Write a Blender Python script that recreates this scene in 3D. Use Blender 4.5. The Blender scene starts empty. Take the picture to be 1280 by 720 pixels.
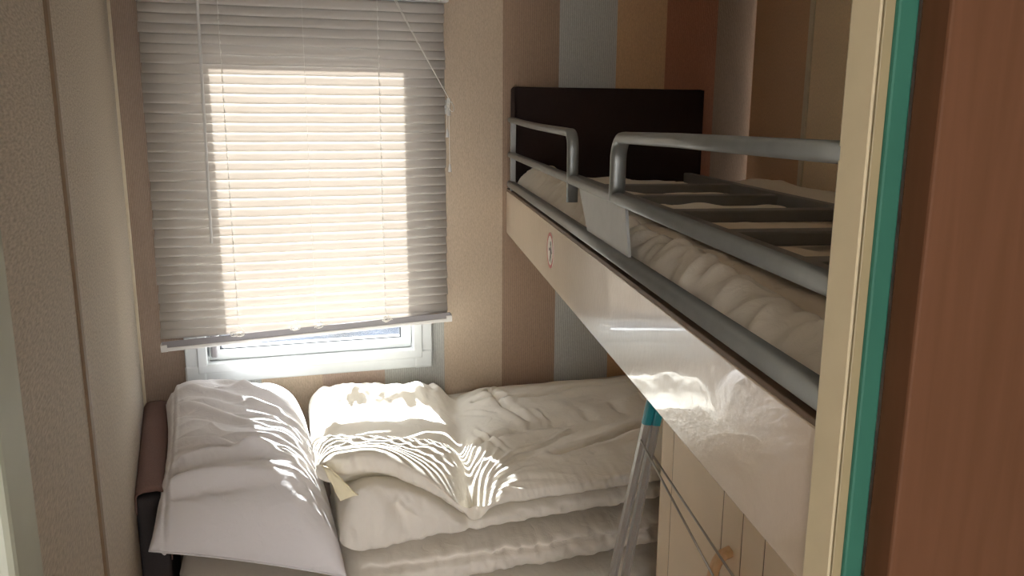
import bpy, bmesh, math, random
import numpy as np
from mathutils import Vector, Matrix

random.seed(7)
SC = bpy.context.scene
COL = SC.collection
R = math.radians

# ------------------------------------------------------------------ helpers
def link(name, me, mat=None, parent=None, smooth=False):
    o = bpy.data.objects.new(name, me)
    COL.objects.link(o)
    if mat is not None:
        me.materials.append(mat)
    if parent is not None:
        o.parent = parent
    if smooth:
        me.polygons.foreach_set('use_smooth', [True] * len(me.polygons))
    return o

def obj(name, bm, mat=None, parent=None, smooth=False):
    me = bpy.data.meshes.new(name)
    bmesh.ops.recalc_face_normals(bm, faces=bm.faces)
    bm.to_mesh(me)
    bm.free()
    return link(name, me, mat, parent, smooth)

def tag(o, label=None, cat=None, group=None, kind=None):
    if label: o['label'] = label
    if cat: o['category'] = cat
    if group: o['group'] = group
    if kind: o['kind'] = kind
    return o

def thing(name, label, cat, loc=(0, 0, 0), rot=(0, 0, 0), group=None):
    o = bpy.data.objects.new(name, None)
    COL.objects.link(o)
    o.location = loc
    o.rotation_euler = rot
    return tag(o, label, cat, group)

def add_box(bm, lo, hi, bevel=0.0, seg=2, mtx=None):
    lo = Vector(lo); hi = Vector(hi)
    c = (lo + hi) / 2; s = hi - lo
    r = bmesh.ops.create_cube(bm, size=1.0)
    vs = r['verts']
    for v in vs:
        v.co = Vector((v.co.x * s.x, v.co.y * s.y, v.co.z * s.z)) + c
    if bevel > 0:
        es = list({e for v in vs for e in v.link_edges})
        rr = bmesh.ops.bevel(bm, geom=es, offset=bevel, segments=seg, affect='EDGES', profile=0.5)
        vs = list({v for f in rr['faces'] for v in f.verts} | {v for v in vs if v.is_valid})
    if mtx is not None:
        for v in vs: v.co = mtx @ v.co
    return bm

def box(lo, hi, bevel=0.0, seg=2, mtx=None):
    return add_box(bmesh.new(), lo, hi, bevel, seg, mtx)

def add_sweep(bm, pts, section, up=Vector((0, 0, 1)), caps=True):
    """sweep a closed 2-D section [(a,b)...] along pts; a = sideways, b = up-ish"""
    pts = [Vector(p) for p in pts]
    n = len(pts); rings = []
    prev_up = None
    for i, p in enumerate(pts):
        if i == 0: t = pts[1] - p
        elif i == n - 1: t = p - pts[i - 1]
        else: t = (pts[i + 1] - p).normalized() + (p - pts[i - 1]).normalized()
        t.normalize()
        u = Vector(up) if prev_up is None else prev_up
        u = u - t * u.dot(t)
        if u.length < 1e-5:
            u = Vector((1, 0, 0)) - t * t.x
        u.normalize(); prev_up = u
        s = t.cross(u)
        rings.append([bm.verts.new(p + s * a + u * b) for a, b in section])
    m = len(section)
    for i in range(n - 1):
        for k in range(m):
            bm.faces.new((rings[i][k], rings[i][(k + 1) % m], rings[i + 1][(k + 1) % m], rings[i + 1][k]))
    if caps:
        bm.faces.new(rings[0][::-1]); bm.faces.new(rings[-1])
    return bm

def circ(ra, rb=None, n=12):
    rb = rb or ra
    return [(ra * math.cos(2 * math.pi * k / n), rb * math.sin(2 * math.pi * k / n)) for k in range(n)]

def superell(ra, rb, p=3.0, n=24):
    out = []
    for k in range(n):
        t = 2 * math.pi * k / n
        c, s = math.cos(t), math.sin(t)
        out.append((ra * math.copysign(abs(c) ** (2 / p), c), rb * math.copysign(abs(s) ** (2 / p), s)))
    return out

def arc(c, r, a0, a1, plane, n=8):
    """points of an arc; plane = (ux, uy) unit vectors"""
    ux, uy = Vector(plane[0]), Vector(plane[1]); c = Vector(c)
    return [c + ux * r * math.cos(a0 + (a1 - a0) * k / n) + uy * r * math.sin(a0 + (a1 - a0) * k / n) for k in range(n + 1)]

def smooth_path(pts, it=3):
    pts = [Vector(p) for p in pts]
    for _ in range(it):
        q = [pts[0]]
        for a, b in zip(pts[:-1], pts[1:]):
            q += [a * .75 + b * .25, a * .25 + b * .75]
        q.append(pts[-1]); pts = q
    return pts

# vectorised gradient noise --------------------------------------------------
_rng = np.random.RandomState(11)
_perm = _rng.permutation(256); _perm = np.concatenate([_perm, _perm, _perm])
_g = _rng.normal(size=(256, 2)); _g /= np.linalg.norm(_g, axis=1)[:, None]
def pnoise(x, y):
    x = np.asarray(x, float); y = np.asarray(y, float)
    xi = np.floor(x).astype(int); yi = np.floor(y).astype(int)
    xf = x - xi; yf = y - yi
    xi &= 255; yi &= 255
    u = xf ** 3 * (xf * (xf * 6 - 15) + 10); v = yf ** 3 * (yf * (yf * 6 - 15) + 10)
    def gr(a, b, dx, dy):
        g = _g[_perm[_perm[a & 255] + (b & 255)] & 255]
        return g[..., 0] * dx + g[..., 1] * dy
    a = gr(xi, yi, xf, yf); b = gr(xi + 1, yi, xf - 1, yf)
    c = gr(xi, yi + 1, xf, yf - 1); d = gr(xi + 1, yi + 1, xf - 1, yf - 1)
    return (a + u * (b - a)) + v * ((c + u * (d - c)) - (a + u * (b - a)))
def ridge(x, y):
    return 1 - np.minimum(1, np.abs(pnoise(x, y)) * 2.2)
def fbm(x, y, o=4):
    s = 0; a = 1.0
    for k in range(o):
        s = s + a * pnoise(x * 2 ** k + 13.7 * k, y * 2 ** k + 5.1 * k); a *= .5
    return s
def sm(a, b, x):
    t = np.clip((x - a) / (b - a), 0, 1)
    return t * t * (3 - 2 * t)
def gauss(d, w): return np.exp(-(d / w) ** 2)
def segdist(x, y, ax, ay, bx, by):
    dx, dy = bx - ax, by - ay
    t = np.clip(((x - ax) * dx + (y - ay) * dy) / (dx * dx + dy * dy), 0, 1)
    return np.hypot(x - ax - t * dx, y - ay - t * dy), t
def polydist(x, y, pts):
    d = None
    for (a, b), (c, e) in zip(pts[:-1], pts[1:]):
        q, _ = segdist(x, y, a, b, c, e)
        d = q if d is None else np.minimum(d, q)
    return d

def grid_mesh(name, X, Y, Z, close_v=False, cap_u=False):
    nu, nv = X.shape
    co = np.stack([X, Y, Z], -1).reshape(-1, 3)
    me = bpy.data.meshes.new(name)
    f = []
    nvv = nv if close_v else nv - 1
    for i in range(nu - 1):
        for j in range(nvv):
            a = i * nv + j; b = i * nv + (j + 1) % nv
            f.append((a, b, b + nv, a + nv))
    if cap_u:
        f.append(tuple(range(nv))[::-1]); f.append(tuple((nu - 1) * nv + k for k in range(nv)))
    me.from_pydata(co.tolist(), [], f)
    me.update()
    bm = bmesh.new(); bm.from_mesh(me)
    bmesh.ops.recalc_face_normals(bm, faces=bm.faces)
    bm.to_mesh(me); bm.free()
    return me

# ------------------------------------------------------------------ materials
def newmat(name):
    m = bpy.data.materials.new(name); m.use_nodes = True
    nt = m.node_tree; nt.nodes.clear()
    out = nt.nodes.new('ShaderNodeOutputMaterial')
    return m, nt, out

def N(nt, typ, **kw):
    n = nt.nodes.new(typ)
    for k, v in kw.items():
        if k.startswith('i_'):
            n.inputs[k[2:].replace('_', ' ')].default_value = v
        else:
            setattr(n, k, v)
    return n

def srgb(r, g, b):
    def f(c):
        c /= 255.0
        return c / 12.92 if c <= .04045 else ((c + .055) / 1.055) ** 2.4
    return (f(r), f(g), f(b), 1)

def mat_simple(name, col, rough=.5, metal=0., noise=.06, nscale=40., bump=0., bscale=200., spec=.5, stretch=(1, 1, 1), sheen=0., coat=0., trans=None):
    m, nt, out = newmat(name)
    p = N(nt, 'ShaderNodeBsdfPrincipled')
    p.inputs['Roughness'].default_value = rough
    p.inputs['Metallic'].default_value = metal
    p.inputs['Specular IOR Level'].default_value = spec
    p.inputs['Sheen Weight'].default_value = sheen
    p.inputs['Coat Weight'].default_value = coat
    tc = N(nt, 'ShaderNodeTexCoord')
    mp = N(nt, 'ShaderNodeMapping'); mp.inputs['Scale'].default_value = stretch
    nt.links.new(tc.outputs['Object'], mp.inputs['Vector'])
    nz = N(nt, 'ShaderNodeTexNoise'); nz.inputs['Scale'].default_value = nscale; nz.inputs['Detail'].default_value = 5
    nt.links.new(mp.outputs[0], nz.inputs['Vector'])
    mr = N(nt, 'ShaderNodeMapRange'); mr.inputs['From Min'].default_value = .3; mr.inputs['From Max'].default_value = .7
    mr.inputs['To Min'].default_value = 1 - noise; mr.inputs['To Max'].default_value = 1 + noise
    nt.links.new(nz.outputs['Fac'], mr.inputs['Value'])
    mx = N(nt, 'ShaderNodeVectorMath', operation='SCALE'); mx.inputs[0].default_value = col[:3]
    nt.links.new(mr.outputs[0], mx.inputs['Scale'])
    nt.links.new(mx.outputs[0], p.inputs['Base Color'])
    if bump > 0:
        n2 = N(nt, 'ShaderNodeTexNoise'); n2.inputs['Scale'].default_value = bscale; n2.inputs['Detail'].default_value = 3
        nt.links.new(mp.outputs[0], n2.inputs['Vector'])
        b = N(nt, 'ShaderNodeBump'); b.inputs['Strength'].default_value = bump; b.inputs['Distance'].default_value = .002
        nt.links.new(n2.outputs['Fac'], b.inputs['Height'])
        nt.links.new(b.outputs[0], p.inputs['Normal'])
    last = p.outputs[0]
    if trans is not None:
        t = N(nt, 'ShaderNodeBsdfTranslucent'); t.inputs['Color'].default_value = trans[0]
        ms = N(nt, 'ShaderNodeMixShader'); ms.inputs[0].default_value = trans[1]
        nt.links.new(last, ms.inputs[1]); nt.links.new(t.outputs[0], ms.inputs[2]); last = ms.outputs[0]
    nt.links.new(last, out.inputs[0])
    return m

def mat_stripes(name, edges, cols, ribbed, axis='X'):
    """vertical paper stripes: edges = inner boundaries (m), cols one more than edges"""
    m, nt, out = newmat(name)
    p = N(nt, 'ShaderNodeBsdfPrincipled'); p.inputs['Roughness'].default_value = .75
    p.inputs['Specular IOR Level'].default_value = .25
    tc = N(nt, 'ShaderNodeTexCoord'); sx = N(nt, 'ShaderNodeSeparateXYZ')
    nt.links.new(tc.outputs['Object'], sx.inputs[0])
    lo, hi = edges[0] - .5, edges[-1] + .5
    mr = N(nt, 'ShaderNodeMapRange'); mr.inputs['From Min'].default_value = lo; mr.inputs['From Max'].default_value = hi
    nt.links.new(sx.outputs[axis], mr.inputs['Value'])
    def ramp(vals):
        r = N(nt, 'ShaderNodeValToRGB'); cr = r.color_ramp; cr.interpolation = 'CONSTANT'
        while len(cr.elements) > 1: cr.elements.remove(cr.elements[-1])
        cr.elements[0].position = 0; cr.elements[0].color = vals[0]
        for e, c in zip(edges, vals[1:]):
            q = cr.elements.new((e - lo) / (hi - lo)); q.color = c
        nt.links.new(mr.outputs[0], r.inputs[0]); return r
    rc = ramp(cols)
    rr = ramp([(v, v, v, 1) for v in ribbed])
    # vertical ribs
    sn = N(nt, 'ShaderNodeMath', operation='MULTIPLY'); sn.inputs[1].default_value = 2 * math.pi / .0042
    nt.links.new(sx.outputs[axis], sn.inputs[0])
    si = N(nt, 'ShaderNodeMath', operation='SINE'); nt.links.new(sn.outputs[0], si.inputs[0])
    ml = N(nt, 'ShaderNodeMath', operation='MULTIPLY'); nt.links.new(si.outputs[0], ml.inputs[0]); nt.links.new(rr.outputs[0], ml.inputs[1])
    # woven speckle
    mp = N(nt, 'ShaderNodeMapping'); mp.inputs['Scale'].default_value = (1, 1, .35)
    nt.links.new(tc.outputs['Object'], mp.inputs[0])
    nz = N(nt, 'ShaderNodeTexNoise'); nz.inputs['Scale'].default_value = 420; nz.inputs['Detail'].default_value = 2
    nt.links.new(mp.outputs[0], nz.inputs['Vector'])
    ad = N(nt, 'ShaderNodeMath', operation='MULTIPLY_ADD'); ad.inputs[1].default_value = .5
    nt.links.new(ml.outputs[0], ad.inputs[0]); nt.links.new(nz.outputs['Fac'], ad.inputs[2])
    bp = N(nt, 'ShaderNodeBump'); bp.inputs['Strength'].default_value = .45; bp.inputs['Distance'].default_value = .0012
    nt.links.new(ad.outputs[0], bp.inputs['Height']); nt.links.new(bp.outputs[0], p.inputs['Normal'])
    vr = N(nt, 'ShaderNodeMapRange'); vr.inputs['From Min'].default_value = .0; vr.inputs['From Max'].default_value = 1.
    vr.inputs['To Min'].default_value = .76; vr.inputs['To Max'].default_value = 1.22
    nt.links.new(ad.outputs[0], vr.inputs['Value'])
    sc = N(nt, 'ShaderNodeVectorMath', operation='SCALE')
    nt.links.new(rc.outputs[0], sc.inputs[0]); nt.links.new(vr.outputs[0], sc.inputs['Scale'])
    nt.links.new(sc.outputs[0], p.inputs['Base Color'])
    nt.links.new(p.outputs[0], out.inputs[0])
    return m

def mat_weave(name, col, scale=(90, 90, 420), amp=.12, rough=.7, bump=.35):
    """paper with a fine horizontal weave"""
    m, nt, out = newmat(name)
    p = N(nt, 'ShaderNodeBsdfPrincipled'); p.inputs['Roughness'].default_value = rough; p.inputs['Specular IOR Level'].default_value = .3
    tc = N(nt, 'ShaderNodeTexCoord'); mp = N(nt, 'ShaderNodeMapping'); mp.inputs['Scale'].default_value = scale
    nt.links.new(tc.outputs['Object'], mp.inputs[0])
    nz = N(nt, 'ShaderNodeTexNoise'); nz.inputs['Scale'].default_value = 1; nz.inputs['Detail'].default_value = 3
    nt.links.new(mp.outputs[0], nz.inputs['Vector'])
    mr = N(nt, 'ShaderNodeMapRange'); mr.inputs['From Min'].default_value = .3; mr.inputs['From Max'].default_value = .7
    mr.inputs['To Min'].default_value = 1 - amp; mr.inputs['To Max'].default_value = 1 + amp
    nt.links.new(nz.outputs['Fac'], mr.inputs['Value'])
    sc = N(nt, 'ShaderNodeVectorMath', operation='SCALE'); sc.inputs[0].default_value = col[:3]
    nt.links.new(mr.outputs[0], sc.inputs['Scale']); nt.links.new(sc.outputs[0], p.inputs['Base Color'])
    bp = N(nt, 'ShaderNodeBump'); bp.inputs['Strength'].default_value = bump; bp.inputs['Distance'].default_value = .0015
    nt.links.new(nz.outputs['Fac'], bp.inputs['Height']); nt.links.new(bp.outputs[0], p.inputs['Normal'])
    nt.links.new(p.outputs[0], out.inputs[0])
    return m

def mat_glass(name):
    m, nt, out = newmat(name)
    t = N(nt, 'ShaderNodeBsdfTransparent'); t.inputs[0].default_value = (.93, .96, .97, 1)
    g = N(nt, 'ShaderNodeBsdfGlossy'); g.inputs['Roughness'].default_value = .02
    mx = N(nt, 'ShaderNodeMixShader'); mx.inputs[0].default_value = .04
    nt.links.new(t.outputs[0], mx.inputs[1]); nt.links.new(g.outputs[0], mx.inputs[2])
    nt.links.new(mx.outputs[0], out.inputs[0])
    return m

def mat_cotton(name, col, trans=.18, bump=.35, bscale=35.):
    m, nt, out = newmat(name)
    p = N(nt, 'ShaderNodeBsdfPrincipled'); p.inputs['Roughness'].default_value = .85
    p.inputs['Base Color'].default_value = col; p.inputs['Specular IOR Level'].default_value = .2
    p.inputs['Sheen Weight'].default_value = .15
    tc = N(nt, 'ShaderNodeTexCoord')
    n1 = N(nt, 'ShaderNodeTexNoise'); n1.inputs['Scale'].default_value = bscale; n1.inputs['Detail'].default_value = 4; n1.inputs['Distortion'].default_value = 1.2
    n2 = N(nt, 'ShaderNodeTexNoise'); n2.inputs['Scale'].default_value = 700; n2.inputs['Detail'].default_value = 1
    nt.links.new(tc.outputs['Object'], n1.inputs['Vector']); nt.links.new(tc.outputs['Object'], n2.inputs['Vector'])
    ad = N(nt, 'ShaderNodeMath', operation='MULTIPLY_ADD'); ad.inputs[1].default_value = .06
    nt.links.new(n2.outputs['Fac'], ad.inputs[0]); nt.links.new(n1.outputs['Fac'], ad.inputs[2])
    bp = N(nt, 'ShaderNodeBump'); bp.inputs['Strength'].default_value = bump; bp.inputs['Distance'].default_value = .006
    nt.links.new(ad.outputs[0], bp.inputs['Height']); nt.links.new(bp.outputs[0], p.inputs['Normal'])
    t = N(nt, 'ShaderNodeBsdfTranslucent'); t.inputs['Color'].default_value = col
    ms = N(nt, 'ShaderNodeMixShader'); ms.inputs[0].default_value = trans
    nt.links.new(bp.outputs[0], t.inputs['Normal'])
    nt.links.new(p.outputs[0], ms.inputs[1]); nt.links.new(t.outputs[0], ms.inputs[2])
    nt.links.new(ms.outputs[0], out.inputs[0])
    return m

def mat_wood(name, a, b, scale=9., stretch=(6, 6, .5), rough=.5, spec=.35):
    m, nt, out = newmat(name)
    p = N(nt, 'ShaderNodeBsdfPrincipled'); p.inputs['Roughness'].default_value = rough; p.inputs['Specular IOR Level'].default_value = spec
    tc = N(nt, 'ShaderNodeTexCoord'); mp = N(nt, 'ShaderNodeMapping'); mp.inputs['Scale'].default_value = stretch
    nt.links.new(tc.outputs['Object'], mp.inputs[0])
    nz = N(nt, 'ShaderNodeTexNoise'); nz.inputs['Scale'].default_value = scale; nz.inputs['Detail'].default_value = 8; nz.inputs['Distortion'].default_value = .6
    nt.links.new(mp.outputs[0], nz.inputs['Vector'])
    r = N(nt, 'ShaderNodeValToRGB'); r.color_ramp.elements[0].color = a; r.color_ramp.elements[1].color = b
    r.color_ramp.elements[0].position = .3; r.color_ramp.elements[1].position = .7
    nt.links.new(nz.outputs['Fac'], r.inputs[0]); nt.links.new(r.outputs[0], p.inputs['Base Color'])
    bp = N(nt, 'ShaderNodeBump'); bp.inputs['Strength'].default_value = .12; bp.inputs['Distance'].default_value = .001
    nt.links.new(nz.outputs['Fac'], bp.inputs['Height']); nt.links.new(bp.outputs[0], p.inputs['Normal'])
    nt.links.new(p.outputs[0], out.inputs[0])
    return m

# palette
BEIGE = srgb(196, 178, 156); TAN = srgb(202, 166, 128); BLUE = srgb(184, 185, 180)
PINKTAN = srgb(184, 164, 149); REDBR = srgb(170, 117, 92); BROWN = srgb(162, 138, 118); GREYB = srgb(156, 138, 118)
M_stripes = mat_stripes('striped_wallpaper',
    [-.262, -.088, .088, .272, .446, .627, .797, .977, 1.141, 1.309],
    [srgb(160, 141, 126), BLUE, BEIGE, PINKTAN, BLUE, BEIGE, BROWN, BLUE, TAN, REDBR, GREYB],
    [.9, .9, .15, .25, 1, .12, .9, 1, .15, .3, .3])
M_left = mat_weave('left_wall_paper', srgb(178, 167, 152), scale=(70, 70, 360), amp=.24, bump=.5)
M_right = mat_stripes('right_wall_paper', [-.262], [srgb(226, 204, 172), srgb(200, 164, 132)], [.1, .3], axis='Y')
M_ceil = mat_simple('ceiling_white', srgb(225, 220, 210), .8)
M_floor = mat_wood('floor_wood', srgb(140, 122, 104), srgb(166, 148, 128), stretch=(.6, 6, 1))
M_cream = mat_simple('cream_lacquer', srgb(190, 177, 146), .45, noise=.03, bump=.05, bscale=80)
M_cream_shade = mat_simple('cream_shaded', srgb(128, 116, 86), .5, noise=.03)  # jamb cream with the shade of its front face put into the colour
M_jamb = mat_simple('left_jamb_paint', srgb(148, 150, 134), .5, noise=.03)
M_teal = mat_simple('teal_edge_band', srgb(42, 88, 72), .6, spec=.2, noise=.08, nscale=30, stretch=(1, 1, .2))
M_door = mat_wood('beech_brown_door', srgb(80, 53, 35), srgb(88, 59, 41), scale=14, stretch=(5, 5, .35), spec=.08, rough=.6)
M_batten = mat_simple('brown_batten', srgb(120, 98, 72), .6)
M_trimcream = mat_simple('cream_trim', srgb(204, 192, 168), .5)
M_pvc = mat_simple('white_pvc', srgb(212, 216, 216), .35, noise=.02)
M_seal = mat_simple('grey_seal', srgb(70, 74, 80), .6)
M_glass = mat_glass('window_glass')
M_slat = mat_simple('blind_slat', srgb(200, 195, 188), .45, noise=.01, trans=((1.0, .92, .84, 1), .205))
M_blindw = mat_simple('blind_white', srgb(228, 226, 222), .4, noise=.02)
M_railgrey = mat_simple('blind_rail_grey', srgb(138, 134, 136), .4, noise=.03)
M_cord = mat_simple('white_cord', srgb(235, 232, 225), .8, noise=.05)
M_wand = mat_simple('wand_plastic', srgb(212, 211, 208), .3, noise=.02)
M_pillow = mat_cotton('pillow_cotton', srgb(228, 224, 223), .12, .5, 24)
M_duvet = mat_cotton('duvet_cotton', srgb(238, 232, 220), .15, .35, 30)
M_duvet2 = mat_cotton('lower_duvet_cotton', srgb(234, 227, 214), .12, .35, 28)
M_sheet = mat_cotton('bunk_sheet', srgb(228, 219, 204), .08, .35, 30)
M_hbb = mat_weave('brown_headboard_fabric', srgb(122, 96, 88), scale=(700, 700, 700), amp=.25, rough=.9, bump=.6)
M_hbd = mat_weave('dark_headboard_fabric', srgb(44, 32, 30), scale=(600, 600, 600), amp=.2, rough=.85, bump=.3)
M_hbside = mat_weave('charcoal_headboard_fabric', srgb(58, 54, 54), scale=(600, 600, 600), amp=.2, rough=.9, bump=.3)
M_rail = mat_simple('grey_metal_rail', srgb(122, 124, 121), .42, metal=.6, noise=.08, nscale=25, bump=.05, bscale=90)
M_plate = mat_simple('grey_plate', srgb(160, 162, 160), .5, metal=.3, noise=.05)
M_ladder = mat_simple('grey_ladder_paint', srgb(112, 110, 106), .45, metal=.3, noise=.06)
M_edge = mat_simple('dark_board_edge', srgb(98, 76, 56), .6, noise=.15)
M_board = mat_simple('board_laminate', srgb(198, 182, 162), .22, noise=.025, nscale=12, bump=.22, bscale=90, spec=.55, coat=.4)
M_cab = mat_simple('cabinet_laminate', srgb(222, 204, 178), .4, noise=.03, nscale=10)
M_gap = mat_simple('cabinet_gap', srgb(60, 44, 32), .8)
M_handle = mat_wood('beech_handle', srgb(200, 160, 118), srgb(220, 184, 144), scale=20)
M_alu = mat_simple('aluminium', srgb(168, 165, 160), .42, metal=.7, noise=.04)
M_cap = mat_simple('teal_plastic', srgb(22, 128, 140), .4, noise=.03)
M_red = mat_simple('sticker_red', srgb(170, 40, 40), .4, noise=.02)
M_white = mat_simple('sticker_white', srgb(236, 230, 220), .35, noise=.02)
M_black = mat_simple('sticker_black', srgb(30, 26, 26), .4, noise=.02)
M_ground = mat_simple('outside_ground', srgb(20, 26, 36), .9, noise=.6, nscale=3, spec=.1)
M_yel = mat_simple('yellowed_label', srgb(236, 226, 192), .7, noise=.05)

# ------------------------------------------------------------------ the place
YB = 2.32                       # back (window) wall
TL = R(6.3)                     # left wall and bunk side splay away from the doorway
TB = R(8.5)
BL = Vector((-.392, YB, 0))     # back left corner
BP = Vector((.646, YB, 1.352))  # where the bunk's side board meets the back wall
HOLE = (-.232, .372, .866, 1.815)

def bpt(off, s, z):             # a point in the bunk's directions -> room
    return Vector((BP.x + off * math.cos(TB) + s * math.sin(TB), BP.y - off * math.sin(TB) + s * math.cos(TB), z))

def structure(o):
    o['kind'] = 'structure'; return o

# floor, ceiling
structure(obj('floor', box((-2.2, -1.6, -.06), (2.4, YB + .1, 0)), M_floor))
structure(obj('ceiling', box((-2.2, -1.6, 2.12), (2.4, YB + .1, 2.18)), M_ceil))
# back wall with the window hole
bm = bmesh.new()
x0, x1, z0, z1 = HOLE
for lo, hi in (((-.62, YB, -.02), (x0, YB + .07, 2.14)), ((x1, YB, -.02), (1.75, YB + .07, 2.14)),
               ((x0, YB, -.02), (x1, YB + .07, z0)), ((x0, YB, z1), (x1, YB + .07, 2.14))):
    add_box(bm, lo, hi)
structure(obj('wall_back', bm, M_stripes))
# left wall
ML = Matrix.Translation(BL) @ Matrix.Rotation(TL, 4, 'Z')
o = structure(obj('wall_left', box((-.07, -1.95, -.02), (0, .03, 2.14)), M_left)); o.matrix_world = ML
o = structure(obj('trim_1', box((-.002, -1.202, 0), (.004, -1.176, 2.12), .0015), M_batten)); o.matrix_world = ML
o = structure(obj('trim_2', box((-.003, -.014, 0), (.007, -.001, 2.12), .003), M_trimcream)); o.matrix_world = ML
# right wall
MR = Matrix.Translation(bpt(.787, .0, 0)) @ Matrix.Rotation(-TB, 4, 'Z')
o = structure(obj('wall_right', box((0, -2.0, -.02), (.07, .1, 2.14)), M_right)); o.matrix_world = MR
o = structure(obj('trim_3', box((-.006, -.275, 1.2), (.002, -.254, 2.12), .002), M_trimcream)); o.matrix_world = MR
# front wall, doorway jambs and the door beside it
structure(obj('wall_front', box((.376, .446, -.02), (1.7, .474, 2.14)), M_ceil))
structure(obj('wall_corridor', box((-.76, .445, -.02), (-.172, .485, 2.14)), M_ceil))
structure(obj('trim_4', box((.3655, .444, 0), (.3745, .474, 2.12), .002), M_cream))
bm = box((-.75, -1.0, -.02), (-.40, -.94, 2.14)); add_box(bm, (.40, -1.0, -.02), (1.7, -.94, 2.14)); add_box(bm, (-.41, -1.0, 1.98), (.41, -.94, 2.14))
structure(obj('light_baffle_rear', bm, M_ceil))  # unseen, added behind the camera; its opening steers sky light into the room
structure(obj('light_baffle_right', box((1.66, -.99, -.02), (1.72, .45, 2.14)), M_ceil))  # unseen, added to close off sky light from the right
structure(obj('light_baffle_left', box((-.78, -.99, -.02), (-.72, .47, 2.14)), M_ceil))  # unseen, added to close off sky light from the left
structure(obj('jamb_shade', box((.3660, .4415, 0), (.3745, .4436, 2.12), .0006), M_cream_shade))  # thin darker strip added to paint shade on the jamb's front face
structure(obj('trim_5', box((-.176, .436, 0), (-.1425, .486, 2.12), .006, 3), M_jamb))
structure(obj('trim_6', box((.3735, .4385, 0), (.3895, .4445, 2.12), .002), M_teal))
structure(obj('trim_7', box((-.19, .425, 0), (-.158, .4355, 2.12), .002), M_teal))
structure(obj('door_1', box((.3885, .412, .01), (1.25, .437, 2.08), .002), M_door))

# ---- window
win = structure(bpy.data.objects.new('window_1', None)); COL.objects.link(win)
win.location = (.07, YB, 1.29)
wc = Vector(win.location)
def wbox(bm, xa, xb, za, zb, ya, yb, bev=.003):
    return add_box(bm, Vector((xa, ya, za)) - wc, Vector((xb, yb, zb)) - wc, bev)
bm = bmesh.new()
fx0, fx1, fz0, fz1 = -.276, .414, .824, 1.856
wbox(bm, fx0, fx1, fz0, fz0 + .036, YB - .014, YB + .004); wbox(bm, fx0, fx1, fz1 - .036, fz1, YB - .014, YB + .004)
wbox(bm, fx0, fx0 + .036, fz0 + .03, fz1 - .03, YB - .0138, YB + .004); wbox(bm, fx1 - .036, fx1, fz0 + .03, fz1 - .03, YB - .0138, YB + .004)
for cx in (fx0 + .026, fx1 - .026):
    for cz in (fz0 + .026, fz1 - .026):
        wbox(bm, cx - .028, cx + .028, cz - .028, cz + .028, YB - .0165, YB, .006)
obj('frame', bm, M_pvc, win)
bm = bmesh.new()
a0, a1, c0, c1 = HOLE
wbox(bm, a0 - .012, a1 + .012, c0 - .012, c0 + .014, YB - .018, YB + .07); wbox(bm, a0 - .012, a1 + .012, c1 - .014, c1 + .012, YB - .018, YB + .07)
wbox(bm, a0 - .012, a0 + .014, c0, c1, YB - .0178, YB + .07); wbox(bm, a1 - .014, a1 + .012, c0, c1, YB - .0178, YB + .07)
obj('inner_frame', bm, M_pvc, win)
bm = bmesh.new()
s0, s1, t0, t1 = a0 + .016, a1 - .016, c0 + .016, c1 - .016
for q in ((s0, s1, t0, t0 + .030), (s0, s1, t1 - .034, t1), (s0, s0 + .030, t0, t1), (s1 - .030, s1, t0, t1)):
    wbox(bm, *q, YB + .012 + (.0004 if q[1] - q[0] < .1 else 0), YB + .05, .004)
sash = obj('sash', bm, M_pvc, win)
bm = bmesh.new()
for q in ((s0 + .03, s1 - .03, t0 + .029, t0 + .0335), (s0 + .03, s1 - .03, t1 - .038, t1 - .033), (s0 + .029, s0 + .034, t0 + .03, t1 - .034), (s1 - .034, s1 - .029, t0 + .03, t1 - .034)):
    wbox(bm, *q, YB + .018, YB + .045, 0)
obj('seal', bm, M_seal, sash)
bm = bmesh.new()
wbox(bm, s0 + .028, s1 - .028, t0 + .026, t1 - .03, YB + .030, YB + .034, 0)
obj('pane', bm, M_glass, sash)
bm = bmesh.new()
wbox(bm, s0 + .008, s0 + .024, t0 + .012, t0 + .10, YB - .006, YB + .013, .004)
obj('handle', bm, M_railgrey, sash)

# outside, glimpsed below the blind
structure(obj('ground', box((-14, YB + .4, -.75), (14, 22, -.7)), M_ground))

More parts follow.
